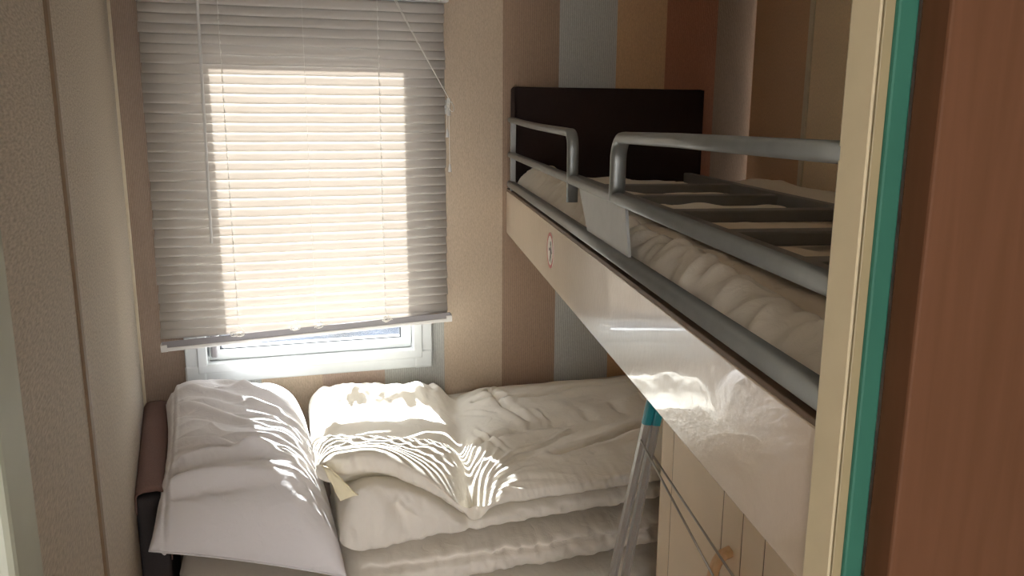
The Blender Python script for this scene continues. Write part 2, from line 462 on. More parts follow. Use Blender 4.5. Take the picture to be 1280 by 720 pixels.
# ------------------------------------------------------------------ venetian blind
YP = 2.262
blind = thing('venetian_blind', 'white venetian blind hanging over the sunlit window', 'blind', (.07, YP, 1.86))
bo = Vector(blind.location)
def tilt(x, z):                 # the loose blind hangs lower on its left side
    k = sm(1.75, .95, np.float64(z))
    return -(.45 - x) * (.010 * float(k)) + .003
bm = bmesh.new()
PITCH, W, TH = .0243, .0292, R(72)
nsl = 36
XL, XR = -.316, .452
for k in range(nsl):
    z = 1.842 - PITCH * k
    if z < .985: break
    nx, nw = 13, 5
    jit = random.uniform(-.004, .004)
    if k > nsl - 3: jit += .0
    xl = XL - .008 * (k / nsl) + random.uniform(-.002, .002); xr = XR + random.uniform(-.002, .002)
    grid = []
    for i in range(nx):
        x = xl + (xr - xl) * i / (nx - 1)
        sag = -.0012 * (1 - abs(2 * ((x + .125) % .2) / .2 - 1))
        row = []
        for j in range(nw):
            w = (j / (nw - 1) - .5)
            crown = .0026 * (1 - 4 * w * w)
            th = TH + jit
            # outer edge up, room edge down; crown bulges to the room
            y = YP - w * -W * math.cos(th) * 1.0
            dy = w * W * math.cos(th); dz = w * W * math.sin(th)
            ny, nz = -math.sin(th), math.cos(th)
            row.append(bm.verts.new(Vector((x, YP + dy + ny * crown, z + tilt(x, z) + dz + nz * crown + sag)) - bo))
        grid.append(row)
    for i in range(nx - 1):
        for j in range(nw - 1):
            bm.faces.new((grid[i][j], grid[i + 1][j], grid[i + 1][j + 1], grid[i][j + 1]))
sl = obj('slats', bm, M_slat, blind, smooth=True)
md = sl.modifiers.new('thick', 'SOLIDIFY'); md.thickness = .0006
bm = box(Vector((XL - .005, YP - .018, 1.862)) - bo, Vector((XR + .01, YP + .02, 1.9)) - bo, .003)
hr = obj('headrail', bm, M_blindw, blind)
bm = box(Vector((XR - .012, YP - .0195, 1.8605)) - bo, Vector((XR + .0112, YP + .021, 1.9012)) - bo, .003)
obj('end_cap', bm, M_wand, hr)
# bottom rail: tilted trough with a dark back and a white lip
pl, pr = Vector((-.322, YP - .006, .950)), Vector((.458, YP - .006, .984))
bm = bmesh.new()
add_sweep(bm, [pl - bo, pr - bo], [(-.010, -.008), (.012, -.006), (.012, .018), (.0095, .018), (.0085, .0), (-.007, -.001), (-.008, .001), (-.0105, .001)])
br = obj('bottom_rail', bm, M_railgrey, blind)
bm = bmesh.new()
add_sweep(bm, [pl + Vector((.001, -.011, -.004)) - bo, pr + Vector((-.001, -.011, -.004)) - bo], superell(.003, .0055, 3, 12))
obj('front_lip', bm, M_blindw, br)
for p in (pl, pr):
    bm = bmesh.new()
    d = (pr - pl).normalized() * (.012 if p is pl else -.012)
    add_sweep(bm, [p - d * .35 - bo, p + d - bo], superell(.014, .0115, 4, 16))
    obj('end_cap', bm, M_blindw, br)
# ladder cords: two front strings with rungs and twisted loose tails
for xc, top, bot in ((-.128, 1.865, .975), (.078, 1.865, .985), (.271, 1.865, .99)):
    bm = bmesh.new()
    for dx in (0,):
        pts = []
        nn = 72
        for i in range(nn + 1):
            z = top + (bot - top) * i / nn
            pts.append(Vector((xc + .0016 * math.sin(i * math.pi) , YP - .0085 + .0022 * math.cos(i * math.pi), z + tilt(xc, z))) - bo)
        add_sweep(bm, pts, circ(.0008 if xc != .078 else .0006, n=6), up=(1, 0, 0))
    if xc != .078:
        for i in range(34):
            z = 1.836 - PITCH * i
            if z < 1.0: break
            add_sweep(bm, [Vector((xc + .0008, YP - .010, z + tilt(xc, z) + .004)) - bo, Vector((xc + .0022, YP - .0115, z + tilt(xc, z) - .006)) - bo], circ(.0013, n=6), up=(1, 0, 0))
    obj('ladder_cord', bm, M_cord, blind, smooth=True)
# loose tangles on the bottom rail
for xc, n_, amp in ((-.128, 26, .020), (.02, 14, .014), (.085, 12, .016), (.272, 22, .014)):
    bm = bmesh.new()
    zz = .963 + (xc + .322) / .78 * .034
    pts = [Vector((xc, YP - .012, zz + .028))]
    for i in range(n_):
        a = i * 2.1 + random.uniform(-.5, .5)
        pts.append(Vector((xc + amp * math.cos(a) * random.uniform(.5, 1.2) * 1.3, YP - .018 + random.uniform(-.006, .004), zz + .006 + .011 * math.sin(a) * random.uniform(.5, 1.2))))
    add_sweep(bm, [p - bo for p in smooth_path(pts, 2)], circ(.0009, n=6), up=(0, 1, 0))
    obj('loose_cord', bm, M_cord, blind, smooth=True)
# tilt wand
bm = bmesh.new()
add_sweep(bm, [Vector((-.173, YP - .026, 1.855)) - bo, Vector((-.1735, YP - .026, 1.80)) - bo, Vector((-.180, YP - .026, 1.229)) - bo], superell(.0036, .0036, 2.5, 8), up=(0, 1, 0))
add_sweep(bm, [Vector((-.173, YP - .026, 1.856)) - bo, Vector((-.173, YP - .004, 1.868)) - bo], circ(.003, n=8))
obj('tilt_wand', bm, M_wand, blind, smooth=False)
# lift cord to a cleat on the wall, with two tassels
lift = bmesh.new()
A = Vector((.308, YP - .022, 1.872)); B = Vector((.466, YP - .014, 1.598))
for dx in (0, .004):
    add_sweep(lift, [A + Vector((dx, 0, 0)) - bo, A.lerp(B, .5) + Vector((dx * .5, -.001, -.003)) - bo, B - bo], circ(.0011, n=6), up=(0, 1, 0))
for t in (.32, .44):
    q = A.lerp(B, t)
    add_sweep(lift, [q - bo + Vector((-.004, 0, .004)), q - bo + Vector((.003, -.001, -.004))], circ(.0024, n=8), up=(0, 1, 0))
add_sweep(lift, [p - bo for p in smooth_path([B, B + Vector((.008, -.008, -.012)), B + Vector((.004, -.012, -.03)), B + Vector((-.008, -.010, -.018)), B + Vector((-.012, -.012, .0)), B + Vector((-.014, -.011, -.06)), B + Vector((-.013, -.010, -.075))])], circ(.0011, n=6), up=(0, 1, 0))
add_sweep(lift, [p - bo for p in smooth_path([B + Vector((.002, -.010, -.002)), B + Vector((-.008, -.013, .004)), B + Vector((-.008, -.012, -.08)), B + Vector((-.007, -.012, -.17))])], circ(.0011, n=6), up=(0, 1, 0))
lc = obj('lift_cord', lift, M_cord, blind, smooth=True)
for p in (B + Vector((-.013, -.010, -.075)), B + Vector((-.007, -.012, -.17))):
    bm = bmesh.new()
    r_ = bmesh.ops.create_cone(bm, cap_ends=True, segments=12, radius1=.0055, radius2=.0022, depth=.022)
    bmesh.ops.translate(bm, verts=bm.verts, vec=p + Vector((0, 0, -.010)) - bo)
    obj('tassel', bm, M_wand, lc)
cl = thing('cord_cleat', 'small clear plastic cord cleat on the beige wall right of the blind', 'cleat', (.462, YB, 1.585))
bm = bmesh.new()
add_box(bm, (-.006, -.004, -.02), (.006, 0, .02), .0015); add_box(bm, (-.003, -.058, -.004), (.003, -.003, .006), .001)
obj('base', bm, M_wand, cl)
bm = bmesh.new()
add_sweep(bm, [(0, -.056, .0), (.0, -.060, .012), (0, -.062, .024)], superell(.005, .0025, 3, 10), up=(0, 1, 0))
add_sweep(bm, [(0, -.056, .0), (.0, -.060, -.012), (0, -.062, -.024)], superell(.005, .0025, 3, 10), up=(0, 1, 0))
obj('horn', bm, M_wand, cl)

# ------------------------------------------------------------------ lower bed
bed = thing('bed', 'lower bed along the window wall, mostly hidden under folded duvets', 'bed', (.38, 1.96, 0))
bofs = Vector(bed.location)
obj('base', box(Vector((-.26, 1.58, .08)) - bofs, Vector((1.02, 2.30, .26)) - bofs, .006), M_cab, bed)
obj('mattress', box(Vector((-.24, 1.58, .262)) - bofs, Vector((1.02, 2.30, .415)) - bofs, .03, 4), M_sheet, bed)
for sx in (-.2, .95):
    for sy in (1.64, 2.24):
        obj('leg', box(Vector((sx - .025, sy - .025, 0)) - bofs, Vector((sx + .025, sy + .025, .082)) - bofs, .003), M_cab, bed)

# padded headboard standing against the left wall
hb = thing('bed_headboard', 'brown padded fabric headboard on the left wall behind the pillow', 'headboard', (0, 0, 0))
hb.matrix_world = ML
def padded(y0, y1, x0, x1, z0, z1, r, name, mat, parent):
    bm = box((x0, y0, z0), (x1, y1, z1), r, 5)
    return obj(name, bm, mat, parent, smooth=True)
padded(-.605, -.012, .001, .060, .20, .770, .012, 'core', M_hbside, hb)
bm = bmesh.new()
# brown cover folded over the top and hanging a little at both sides
prof = [(.0005, .735), (.0005, .772), (.006, .781), (.018, .785), (.045, .785), (.057, .780), (.063, .770), (.064, .62), (.0612, .62), (.0605, .765)]
rows = []
for i in range(26):
    y = -.609 + (.609 - .010) * i / 25
    rows.append([bm.verts.new((x, y, z + .0015 * math.sin(i * .9))) for x, z in prof])
for i in range(25):
    for k in range(len(prof) - 1):
        bm.faces.new((rows[i][k], rows[i][k + 1], rows[i + 1][k + 1], rows[i + 1][k]))
cv = obj('cover', bm, M_hbb, hb, smooth=True)
cv.modifiers.new('s', 'SOLIDIFY').thickness = .003

# ---- cloth slabs -----------------------------------------------------------
def slab(name, x0, x1, yf, yb, zb, zt, nx=160, nv=120, p=3.0, topf=None, frontf=None, disp=None, xl_round=.05, xr_round=.05):
    """a soft folded layer: closed section in y-z swept along x, rounded at both ends
    topf(x,y)->extra height on the upper side, frontf(x)->offset of the front line"""
    u = np.linspace(0, 1, nx); x = x0 + (x1 - x0) * u
    th = np.linspace(0, 2 * np.pi, nv, endpoint=False)
    # more samples on the top
    c, s = np.cos(th), np.sin(th)
    ey = np.sign(c) * np.abs(c) ** (2 / p); ez = np.sign(s) * np.abs(s) ** (2 / p)
    X = np.repeat(x[:, None], nv, 1)
    def endr(d, r): return np.sqrt(np.clip(1 - np.clip(1 - d / r, 0, 1) ** 2, 1e-4, 1))
    fl = endr(x - x0, xl_round) * endr(x1 - x, xr_round)
    yf_ = yf + (frontf(x) if frontf is not None else 0) + np.zeros(nx)
    hy = (yb - yf_) / 2; cy = (yb + yf_) / 2
    zb_ = zb(x) if callable(zb) else np.full(nx, zb); zt_ = zt(x) if callable(zt) else np.full(nx, zt)
    hz = (zt_ - zb_) / 2; cz = (zt_ + zb_) / 2
    e = (hy * (1 - (1 - fl) * .12))
    Y = cy[:, None] + (e)[:, None] * ey[None, :]
    Z = cz[:, None] + (hz * fl)[:, None] * ez[None, :]
    if topf is not None:
        w = sm(-.2, .55, ez)[None, :] * fl[:, None]
        Z = Z + w * topf(X, Y)
    if disp is not None:
        X, Y, Z = disp(X, Y, Z, ey[None, :], ez[None, :], fl[:, None])
    return grid_mesh(name, X, Y, Z, close_v=True, cap_u=True)

def front_pucker(amp=.004, fr=34):
    def f(X, Y, Z, ey, ez, fl):
        fr_ = sm(.35, .95, -ey)
        a = pnoise(X * fr + 3 * Z * 10, Z * 16 + 7.3) * amp * 1.6 + pnoise(X * fr * 2.3 + 9, Z * 30 + 2) * amp * .7
        Y = Y - fr_ * a
        b = fbm(X * 7, Y * 7, 3) * .006
        return X, Y, Z + sm(.1, .8, ez) * b, 
    return f

# lower duvet, folded in two
dl = thing('duvet', 'folded cream duvet lying at the bottom of the bedding stack on the bed', 'duvet', (.5, 1.95, .42))
def wavy(base, amp, fr, ph, slope=0.):
    return lambda x: base + amp * pnoise(x * fr + ph, x * 0 + ph) + slope * (x - .45)
l3 = slab('lower_fold', .094, 1.06, 1.595, 2.29, .418, wavy(.526, .012, 5, 1.1, .02), frontf=lambda x: .012 * pnoise(x * 4, x * 0 + .7), disp=front_pucker(.005, 30))
o = link('lower_fold', l3, M_duvet2, dl, True); o.location = -Vector(dl.location)
def stitch(X, Y, Z, ey, ez, fl):
    X, Y, Z = front_pucker(.008, 30)(X, Y, Z, ey, ez, fl)
    zl = .600 + .012 * (X - .4) + .004 * pnoise(X * 9, X * 0 + 3)
    d = Z - zl
    m = sm(.2, .7, -ey)
    Y = Y + m * (.016 * gauss(d, .006) + .009 * gauss(d, .022) * pnoise(X * 55, Z * 9 + 5))
    Y = Y - m * sm(.0, .03, d) * .012 * (.6 + pnoise(X * 6, X * 0 + 8))
    return X, Y, Z
l2 = slab('upper_fold', .090, 1.06, 1.585, 2.29, wavy(.528, .010, 5, 1.1, .02), wavy(.640, .012, 5, 4.4, .035), nx=200, nv=150, frontf=lambda x: .010 * pnoise(x * 4 + 5, x * 0 + .7), disp=stitch)
o = link('upper_fold', l2, M_duvet2, dl, True); o.location = -Vector(dl.location)

# upper duvet: a flat folded layer with a rumpled, turned-over top
du = thing('duvet', 'rumpled white duvet on top of the bedding stack, its turned-back corner in the sun', 'duvet', (.5, 1.95, .64))
def lump(X, Y, Z, ey, ez, fl):
    X, Y, Z = front_pucker(.008, 26)(X, Y, Z, ey, ez, fl)
    m = sm(.0, .6, -ey)
    left = sm(.38, .10, X)
    Y = Y - m * left * .022
    # dimple where the fold is drawn in
    d, _ = segdist(X, Z, .205, .742, .225, .712); Y = Y + m * .028 * gauss(d, .016)
    d, _ = segdist(X, Z, .36, .69, .37, .65); Y = Y + m * .020 * gauss(d, .012)
    Y = Y + m * .004 * ridge(X * 26 + Z * 12, Z * 9)
    return X, Y, Z
a2bot = lambda x: wavy(.640, .010, 5, 4.4, .035)(x) + .006
a2top = lambda x: .722 + .02 * (x - .45) - .025 * gauss(x - .365, .05) + .004 * pnoise(x * 8, x * 0 + 2)
def lumpz(X, Y):
    return .105 * sm(.40, .14, X) * gauss(Y - 1.60, .15)
l1 = slab('under_fold', .084, 1.07, 1.592, 2.285, a2bot, a2top, nx=220, nv=150, disp=lump, xl_round=.06, topf=lumpz)
o = link('under_fold', l1, M_duvet, du, True); o.location = -Vector(du.location)

def top_height(X, Y):
    """relief of the duvet's upper side, metres"""
    h = 0 * X
    # V-shaped sag running from the wall to the front edge
    d = polydist(X, Y, [(.455, 2.26), (.43, 2.0), (.40, 1.82), (.375, 1.60)])
    h = h - .020 * gauss(d, .05) - .030 * gauss(d, .022) * sm(2.2, 1.7, Y)
    h = h - .030 * gauss(np.hypot(X - .375, Y - 1.60), .06)
    # turned-back flap: tall roll along the wall on the left
    lf = sm(.47, .40, X + .10 * (2.2 - Y))
    ridge_y = 2.185 - .05 * (X - .05)
    prof = np.where(Y > ridge_y, gauss(Y - ridge_y, .14), gauss(Y - ridge_y, .050))
    h = h + lf * .046 * prof * (1 + .35 * pnoise(X * 9 + 3, Y * 5) + .30 * pnoise(X * 22 + 1, Y * 14) + .16 * pnoise(X * 50, Y * 40))
    # trough, then a bulging second roll dropping over the front
    h = h + lf * .010 * fbm(X * 12 + 5, Y * 12, 3) * gauss(Y - 2.08, .10)
    h = h - lf * .020 * gauss(Y - (2.02 - .45 * np.clip(X - .05, 0, 1)), .035)
    r2 = 1.84 - .28 * np.clip(X - .06, 0, 1)
    h = h + lf * .030 * gauss(Y - r2, .085)
    # drawn creases fanning over the roll
    ang = (X - .42) * .80 + (Y - 1.60) * .62
    per = (X - .42) * -.62 + (Y - 1.60) * .80
    w2 = lf * gauss(Y - (r2 + .02), .11)
    h = h + w2 * (.009 * ridge(per * 26 + .5 * fbm(X * 7, Y * 7, 2), ang * 5) - .005)
    # crumple by the pillow
    d = np.hypot((X - .06) * 1.0, (Y - 1.93) * .8)
    h = h + gauss(d, .075) * (.020 * ridge(X * 26 + 1.2, Y * 24) - .012)
    # creases fanning out of the sag to the right
    dx, dy = X - .385, Y - 1.63
    rr = np.hypot(dx, dy); a = np.arctan2(dy, dx)
    h = h + .009 * ridge(a * 5.2 + 2.2, rr * 3.0) * gauss(rr - .10, .09) * sm(-.02, .06, dx)
    # right plateau: soft billows, quilting seams and pulled creases
    rt = 1 - lf
    h = h + rt * (.012 * fbm(X * 4.0 + 2, Y * 5, 2) + .004 * (ridge(X * 3 + 2 * Y, Y * 7 - 2 * X) - .5))
    for pts in ([(.50, 2.13), (.64, 2.10), (.80, 2.14), (1.0, 2.12)],
                [(.44, 1.83), (.60, 1.87), (.74, 1.88), (.95, 1.98)],
                [(.60, 1.71), (.75, 1.75), (.95, 1.82)],
                [(.56, 2.22), (.565, 2.05), (.60, 1.90)]):
        d = polydist(X + .006 * pnoise(X * 30, Y * 30), Y + .006 * pnoise(X * 30 + 9, Y * 30), pts)
        h = h - .011 * gauss(d, .006) + .006 * gauss(d - .025, .02)
    for (ax, ay, bx, by) in ((.52, 2.16, .60, 2.24), (.62, 1.80, .72, 1.86), (.50, 1.74, .64, 1.80), (.70, 2.0, .84, 2.04), (.66, 1.90, .60, 1.99), (.44, 1.95, .50, 1.75), (.46, 2.1, .53, 2.0)):
        d, t = segdist(X + .010 * pnoise(X * 14, Y * 14), Y + .010 * pnoise(X * 14 + 4, Y * 14), ax, ay, bx, by)
        e_ = np.sin(np.pi * np.clip(t, .001, .999))
        h = h + e_ * (.007 * gauss(d, .006) - .005 * gauss(d - .012, .006))
    # falls to the wall
    h = h - rt * .018 * sm(2.16, 2.28, Y)
    return h
def topdisp(X, Y, Z, ey, ez, fl):
    m = sm(.35, .95, -ey)
    # front lip: hangs lower at the left roll, pinched at the V
    left = sm(.36, .16, X)
    Z = Z + .002 * pnoise(X * 18, Y * 0 + 1) + lumpz(X, Y)
    Y = Y - m * (.006 * pnoise(X * 30, Z * 16) + .004 * ridge(X * 40 + 10 * Z, Z * 8))
    d = np.abs(X - .375)
    Y = Y + m * .018 * gauss(d, .016)
    return X, Y, Z
a1bot = lambda x: a2top(x) - .012
a1top = lambda x: .770 + .022 * (x - .45) + .012 * sm(.36, .12, x)
lt = slab('top_fold', .045, 1.08, 1.582, 2.292, a1bot, a1top, nx=420, nv=420, p=4.2, topf=top_height, disp=topdisp, frontf=lambda x: .02 * sm(.30, .12, x) + .012 * pnoise(x * 6, x * 0 + 3), xl_round=.05)
o = link('top_fold', lt, M_duvet, du, True); o.location = -Vector(du.location)
# the hemmed corner of the turned-back cover, and the yellowed sewn-in label
def patch(name, corners, mat, parent, n=24, bulge=.006, fr=8., amp=.004):
    a, b, c, d = [Vector(p) for p in corners]   # a-b top, d-c bottom
    U, V = np.meshgrid(np.linspace(0, 1, n), np.linspace(0, 1, n), indexing='ij')
    P = [(np.array(a[k]) * (1 - U) + b[k] * U) * (1 - V) + (np.array(d[k]) * (1 - U) + c[k] * U) * V for k in range(3)]
    nn = (b - a).cross(d - a).normalized()
    dsp = bulge * np.sin(np.pi * U) * np.sin(np.pi * V) + amp * pnoise(U * fr, V * fr)
    P = [P[k] + nn[k] * dsp for k in range(3)]
    o_ = link(name, grid_mesh(name, *P), mat, parent, True)
    o_.location = -Vector(parent.location)
    o_.modifiers.new('s', 'SOLIDIFY').thickness = .0025
    return o_
patch('label', [(.052, 1.60, .855), (.070, 1.565, .858), (.122, 1.555, .800), (.086, 1.555, .790)], M_yel, du, bulge=.008, amp=.006, fr=3)

# stack of folded bedding below the pillow
sh = thing('folded_blanket', 'folded beige blanket layers squashed under the white pillow', 'blanket', (0, 0, 0))
lay = lambda f: (lambda x: .418 + f * ((.690 - .30 * (x + .284) - .036) - .418))
for k, (fa, fb) in enumerate(((0, .27), (.275, .53), (.535, .78), (.785, 1.0))):
    m_ = slab('layer', -.258 + .005 * k, .062, 1.606 + .006 * k, 2.27, lay(fa), lay(fb), nx=60, nv=60, disp=front_pucker(.004, 24), xl_round=.03)
    link('layer', m_, M_sheet, sh, True)

# pillow
pw = thing('pillow', 'plump white pillow propped beside the brown headboard on the lower bed', 'pillow', (0, 0, 0))
def pillow_mesh():
    n1, n2 = 190, 240
    u = np.linspace(-1, 1, n1); v = np.linspace(-1, 1, n2)
    U, V = np.meshgrid(u, v, indexing='ij')
    out = []
    # corners bl, fl, fr, br (room coordinates at the seam)
    bl = np.array((-.334, 2.288, .775)); fl = np.array((-.284, 1.592, .714)); fr = np.array((.094, 1.575, .605)); br = np.array((.022, 2.285, .735))
    s = (U + 1) / 2; t = (V + 1) / 2      # s: left->right, t: front->back
    P = [((fl[k] * (1 - s) + fr[k] * s) * (1 - t) + (bl[k] * (1 - s) + br[k] * s) * t) for k in range(3)]
    pin = (np.abs(U) ** 8 + np.abs(V) ** 8)
    # sides pulled in between the corners
    P[0] = P[0] + np.where(U < 0, 1.9, .3) * .010 * np.abs(U) ** 3 * (1 - V ** 2)
    P[1] = P[1] + np.where(V < 0, 1, -1) * .012 * np.abs(V) ** 3 * (1 - U ** 2)
    prof = ((1 - np.abs(U) ** 4.5) * (1 - np.abs(V) ** 5.5)) ** .55
    H = .125 + .02 * V * 0
    top = H * prof
    top = top * (1 + .22 * sm(.2, -.7, V) * sm(-.9, .1, U))
    x, y = P[0], P[1]
    # long soft drag creases
    w = np.clip(prof * 1.6, 0, 1)
    top += w * (.012 * fbm(x * 3.5 + 1, y * 3.5, 3))
    q = (x * .30 + y)
    top += w * .006 * (ridge(q * 10 + .8 * fbm(x * 4, y * 4, 2), x * 3.2 + 4) ** 3)
    top += w * .0035 * (ridge(q * 19 - x * 5 + 3, x * 5 - 1) ** 4)
    for (ax, ay, bx, by, hh) in ((-.30, 1.74, -.02, 1.80, .012), (-.29, 1.86, .0, 1.76, .010), (-.31, 2.05, -.08, 1.93, .008), (-.30, 2.14, .0, 2.02, .007), (-.2, 2.2, .02, 2.06, .008), (-.29, 1.68, -.05, 1.70, .011)):
        d, t_ = segdist(x, y, ax, ay, bx, by)
        top += w * hh * 1.5 * (gauss(d, .012) - .6 * gauss(d - .028, .014)) * np.sin(np.pi * np.clip(t_, .03, .97)) ** .6
    # ruffles on the right side
    rs = sm(.25, .8, U) * w
    top += rs * .010 * (ridge(y * 17 + x * 8, x * 3) ** 2 - .3)
    # hem line along the left
    top += -.006 * gauss(U + .86, .025) + .003 * gauss(U + .80, .03)
    bot = -.018 * prof
    return (P[0], P[1], P[2] + top), (P[0], P[1], P[2] + bot * sm(0, .3, prof))
(tX, tY, tZ), (bX, bY, bZ) = pillow_mesh()
bm = bmesh.new()
def addgrid(bm, X, Y, Z, flip=False):
    n, m = X.shape
    vs = [[bm.verts.new((X[i, j], Y[i, j], Z[i, j])) for j in range(m)] for i in range(n)]
    for i in range(n - 1):
        for j in range(m - 1):
            bm.faces.new((vs[i][j], vs[i + 1][j], vs[i + 1][j + 1], vs[i][j + 1]))
addgrid(bm, tX, tY, tZ); addgrid(bm, bX, bY, bZ)
bmesh.ops.remove_doubles(bm, verts=bm.verts, dist=.0004)
obj('case', bm, M_pillow, pw, smooth=True)
# piped seam on the near-left corner and left edge
bm = bmesh.new()
seam = [Vector((tX[i, j], tY[i, j], tZ[i, j] + .0012)) for i, j in [(0, j) for j in range(239, -1, -8)] + [(i, 0) for i in range(0, 190, 8)]]
add_sweep(bm, seam, circ(.0022, n=6))
obj('seam', bm, M_pillow, pw, smooth=True)

# ------------------------------------------------------------------ bunk
TX = R(.55)
bunk = thing('bunk_bed', 'upper bunk with a glossy cream side board and grey metal guard rails', 'bunk bed', BP, (TX, 0, -TB))
bunk.rotation_euler = (TX, 0, -TB)
bunk.rotation_mode = 'XYZ'
LEN = 1.868
obj('side_board', box((0, -LEN, -.133), (.018, -.002, -.006), .0015), M_board, bunk)
obj('board_edge', box((.0012, -LEN, -.0062), (.0168, -.002, .0), .001), M_edge, bunk)
bm = bmesh.new()
v = []
for z in (-.128, -.108):
    v.append([bm.verts.new(p) for p in ((.018, -LEN + .005, z), (.775, -LEN + .122, z), (.775, -.122, z), (.018, -.006, z))])
bm.faces.new(v[0][::-1]); bm.faces.new(v[1])
for k in range(4): bm.faces.new((v[0][k], v[0][(k + 1) % 4], v[1][(k + 1) % 4], v[1][k]))
obj('base_board', bm, M_cab, bunk)
RX = .006
EY = Vector((0, 1, 0)); EZ = Vector((0, 0, 1))
def rail(name, pts, ra, rb, up=(0, 0, 1)):
    bm = bmesh.new(); add_sweep(bm, pts, superell(ra, rb, 2.6, 20), up=up)
    return obj(name, bm, M_rail, bunk, smooth=True)
rail('lower_rail', [(RX, -LEN, .0175), (RX, -.06, .0175)], .0115, .0105)
rail('middle_rail', [(RX, -LEN, .101), (RX, -1.2, .1005), (RX, -.06, .101)], .010, .0085)
# short top rail: from the wall bracket, along, then bent down onto the middle rail
zt_ = .185
pts = [(RX, -.06, .199), (RX, -.12, .198), (RX, -.30, .1925), (RX, -.55, .188), (RX, -.88, zt_)] 
pts = smooth_path(pts, 2)
pts += arc((RX, -.90, zt_ - .03), .03, R(90), R(180), ((0, 1, 0), (0, 0, 1)), 8)
pts += [Vector((RX, -.931, .13)), Vector((RX, -.932, .06))]
rail('short_top_rail', pts, .0105, .0075)
pts = [Vector((RX, -1.245, .098)), Vector((RX, -1.25, .12))]
zt_ = .189
pts += arc((RX, -1.284, zt_ - .036), .034, R(0), R(90), ((0, 1, 0), (0, 0, 1)), 8)
pts += [Vector((RX, -1.5, zt_ + .002)), Vector((RX, -LEN, zt_ + .006))]
rail('long_top_rail', pts, .0115, .0082, up=(0, 1, 0))
bm = bmesh.new()
add_box(bm, (RX - .004, -.088, .0), (RX + .010, -.070, .205), .001)
br_ = obj('wall_bracket', bm, M_plate, bunk)
for z in (.045, .075, .14, .17):
    bm = bmesh.new(); add_sweep(bm, [(RX - .0055, -.079, z), (RX - .0035, -.079, z)], circ(.0022, n=8), up=(0, 1, 0))
    obj('screw', bm, M_alu, br_)
# flat plate in the ladder gap
bm = bmesh.new()
v0 = [(-.995, .099), (-1.305, .094), (-1.335, .017), (-1.085, .018)]
for x in (.004, .0075):
    pass
fr_ = [bm.verts.new((.0035, s, z)) for s, z in v0]; bk = [bm.verts.new((.0075, s, z)) for s, z in v0]
bm.faces.new(fr_); bm.faces.new(bk[::-1])
for k in range(4): bm.faces.new((fr_[k], fr_[(k + 1) % 4], bk[(k + 1) % 4], bk[k]))
obj('ladder_plate', bm, M_plate, bunk)
# round prohibition sticker
def ring(bm, cy, cz, r0, r1, x, n=40):
    a = [bm.verts.new((x, cy + r0 * math.cos(2 * math.pi * k / n), cz + r0 * math.sin(2 * math.pi * k / n))) for k in range(n)]
    b = [bm.verts.new((x, cy + r1 * math.cos(2 * math.pi * k / n), cz + r1 * math.sin(2 * math.pi * k / n))) for k in range(n)]
    for k in range(n): bm.faces.new((a[k], a[(k + 1) % n], b[(k + 1) % n], b[k]))
def disc(bm, cy, cz, r, x, n=40):
    bm.faces.new([bm.verts.new((x, cy + r * math.cos(2 * math.pi * k / n), cz + r * math.sin(2 * math.pi * k / n))) for k in range(n)])
SY, SZ, SR = -.752, -.0605, .0375
bm = bmesh.new(); add_sweep(bm, [(.0005, SY, SZ), (-.0006, SY, SZ)], circ(SR, n=48), up=(0, 0, 1))
st = obj('warning_sticker', bm, M_white, bunk); st['label'] = 'round white sticker with a red rim'
bm = bmesh.new(); ring(bm, SY, SZ, SR * .82, SR, -.0008); obj('red_rim', bm, M_red, st)
bm = bmesh.new()
disc(bm, SY - .004, SZ + .014, .0065, -.0009)
for (a, b, r) in (((SY - .004, SZ + .008), (SY - .007, SZ - .010), .0055), ((SY - .010, SZ + .004), (SY - .019, SZ - .004), .0028), ((SY + .001, SZ + .004), (SY + .012, SZ + .0), .0028), ((SY - .010, SZ - .010), (SY - .016, SZ - .024), .003), ((SY - .004, SZ - .010), (SY + .006, SZ - .024), .003)):
    add_sweep(bm, [(-.0009, a[0], a[1]), (-.0009, b[0], b[1])], circ(r, .0002, n=8), up=(1, 0, 0))
obj('figure', bm, M_black, st)

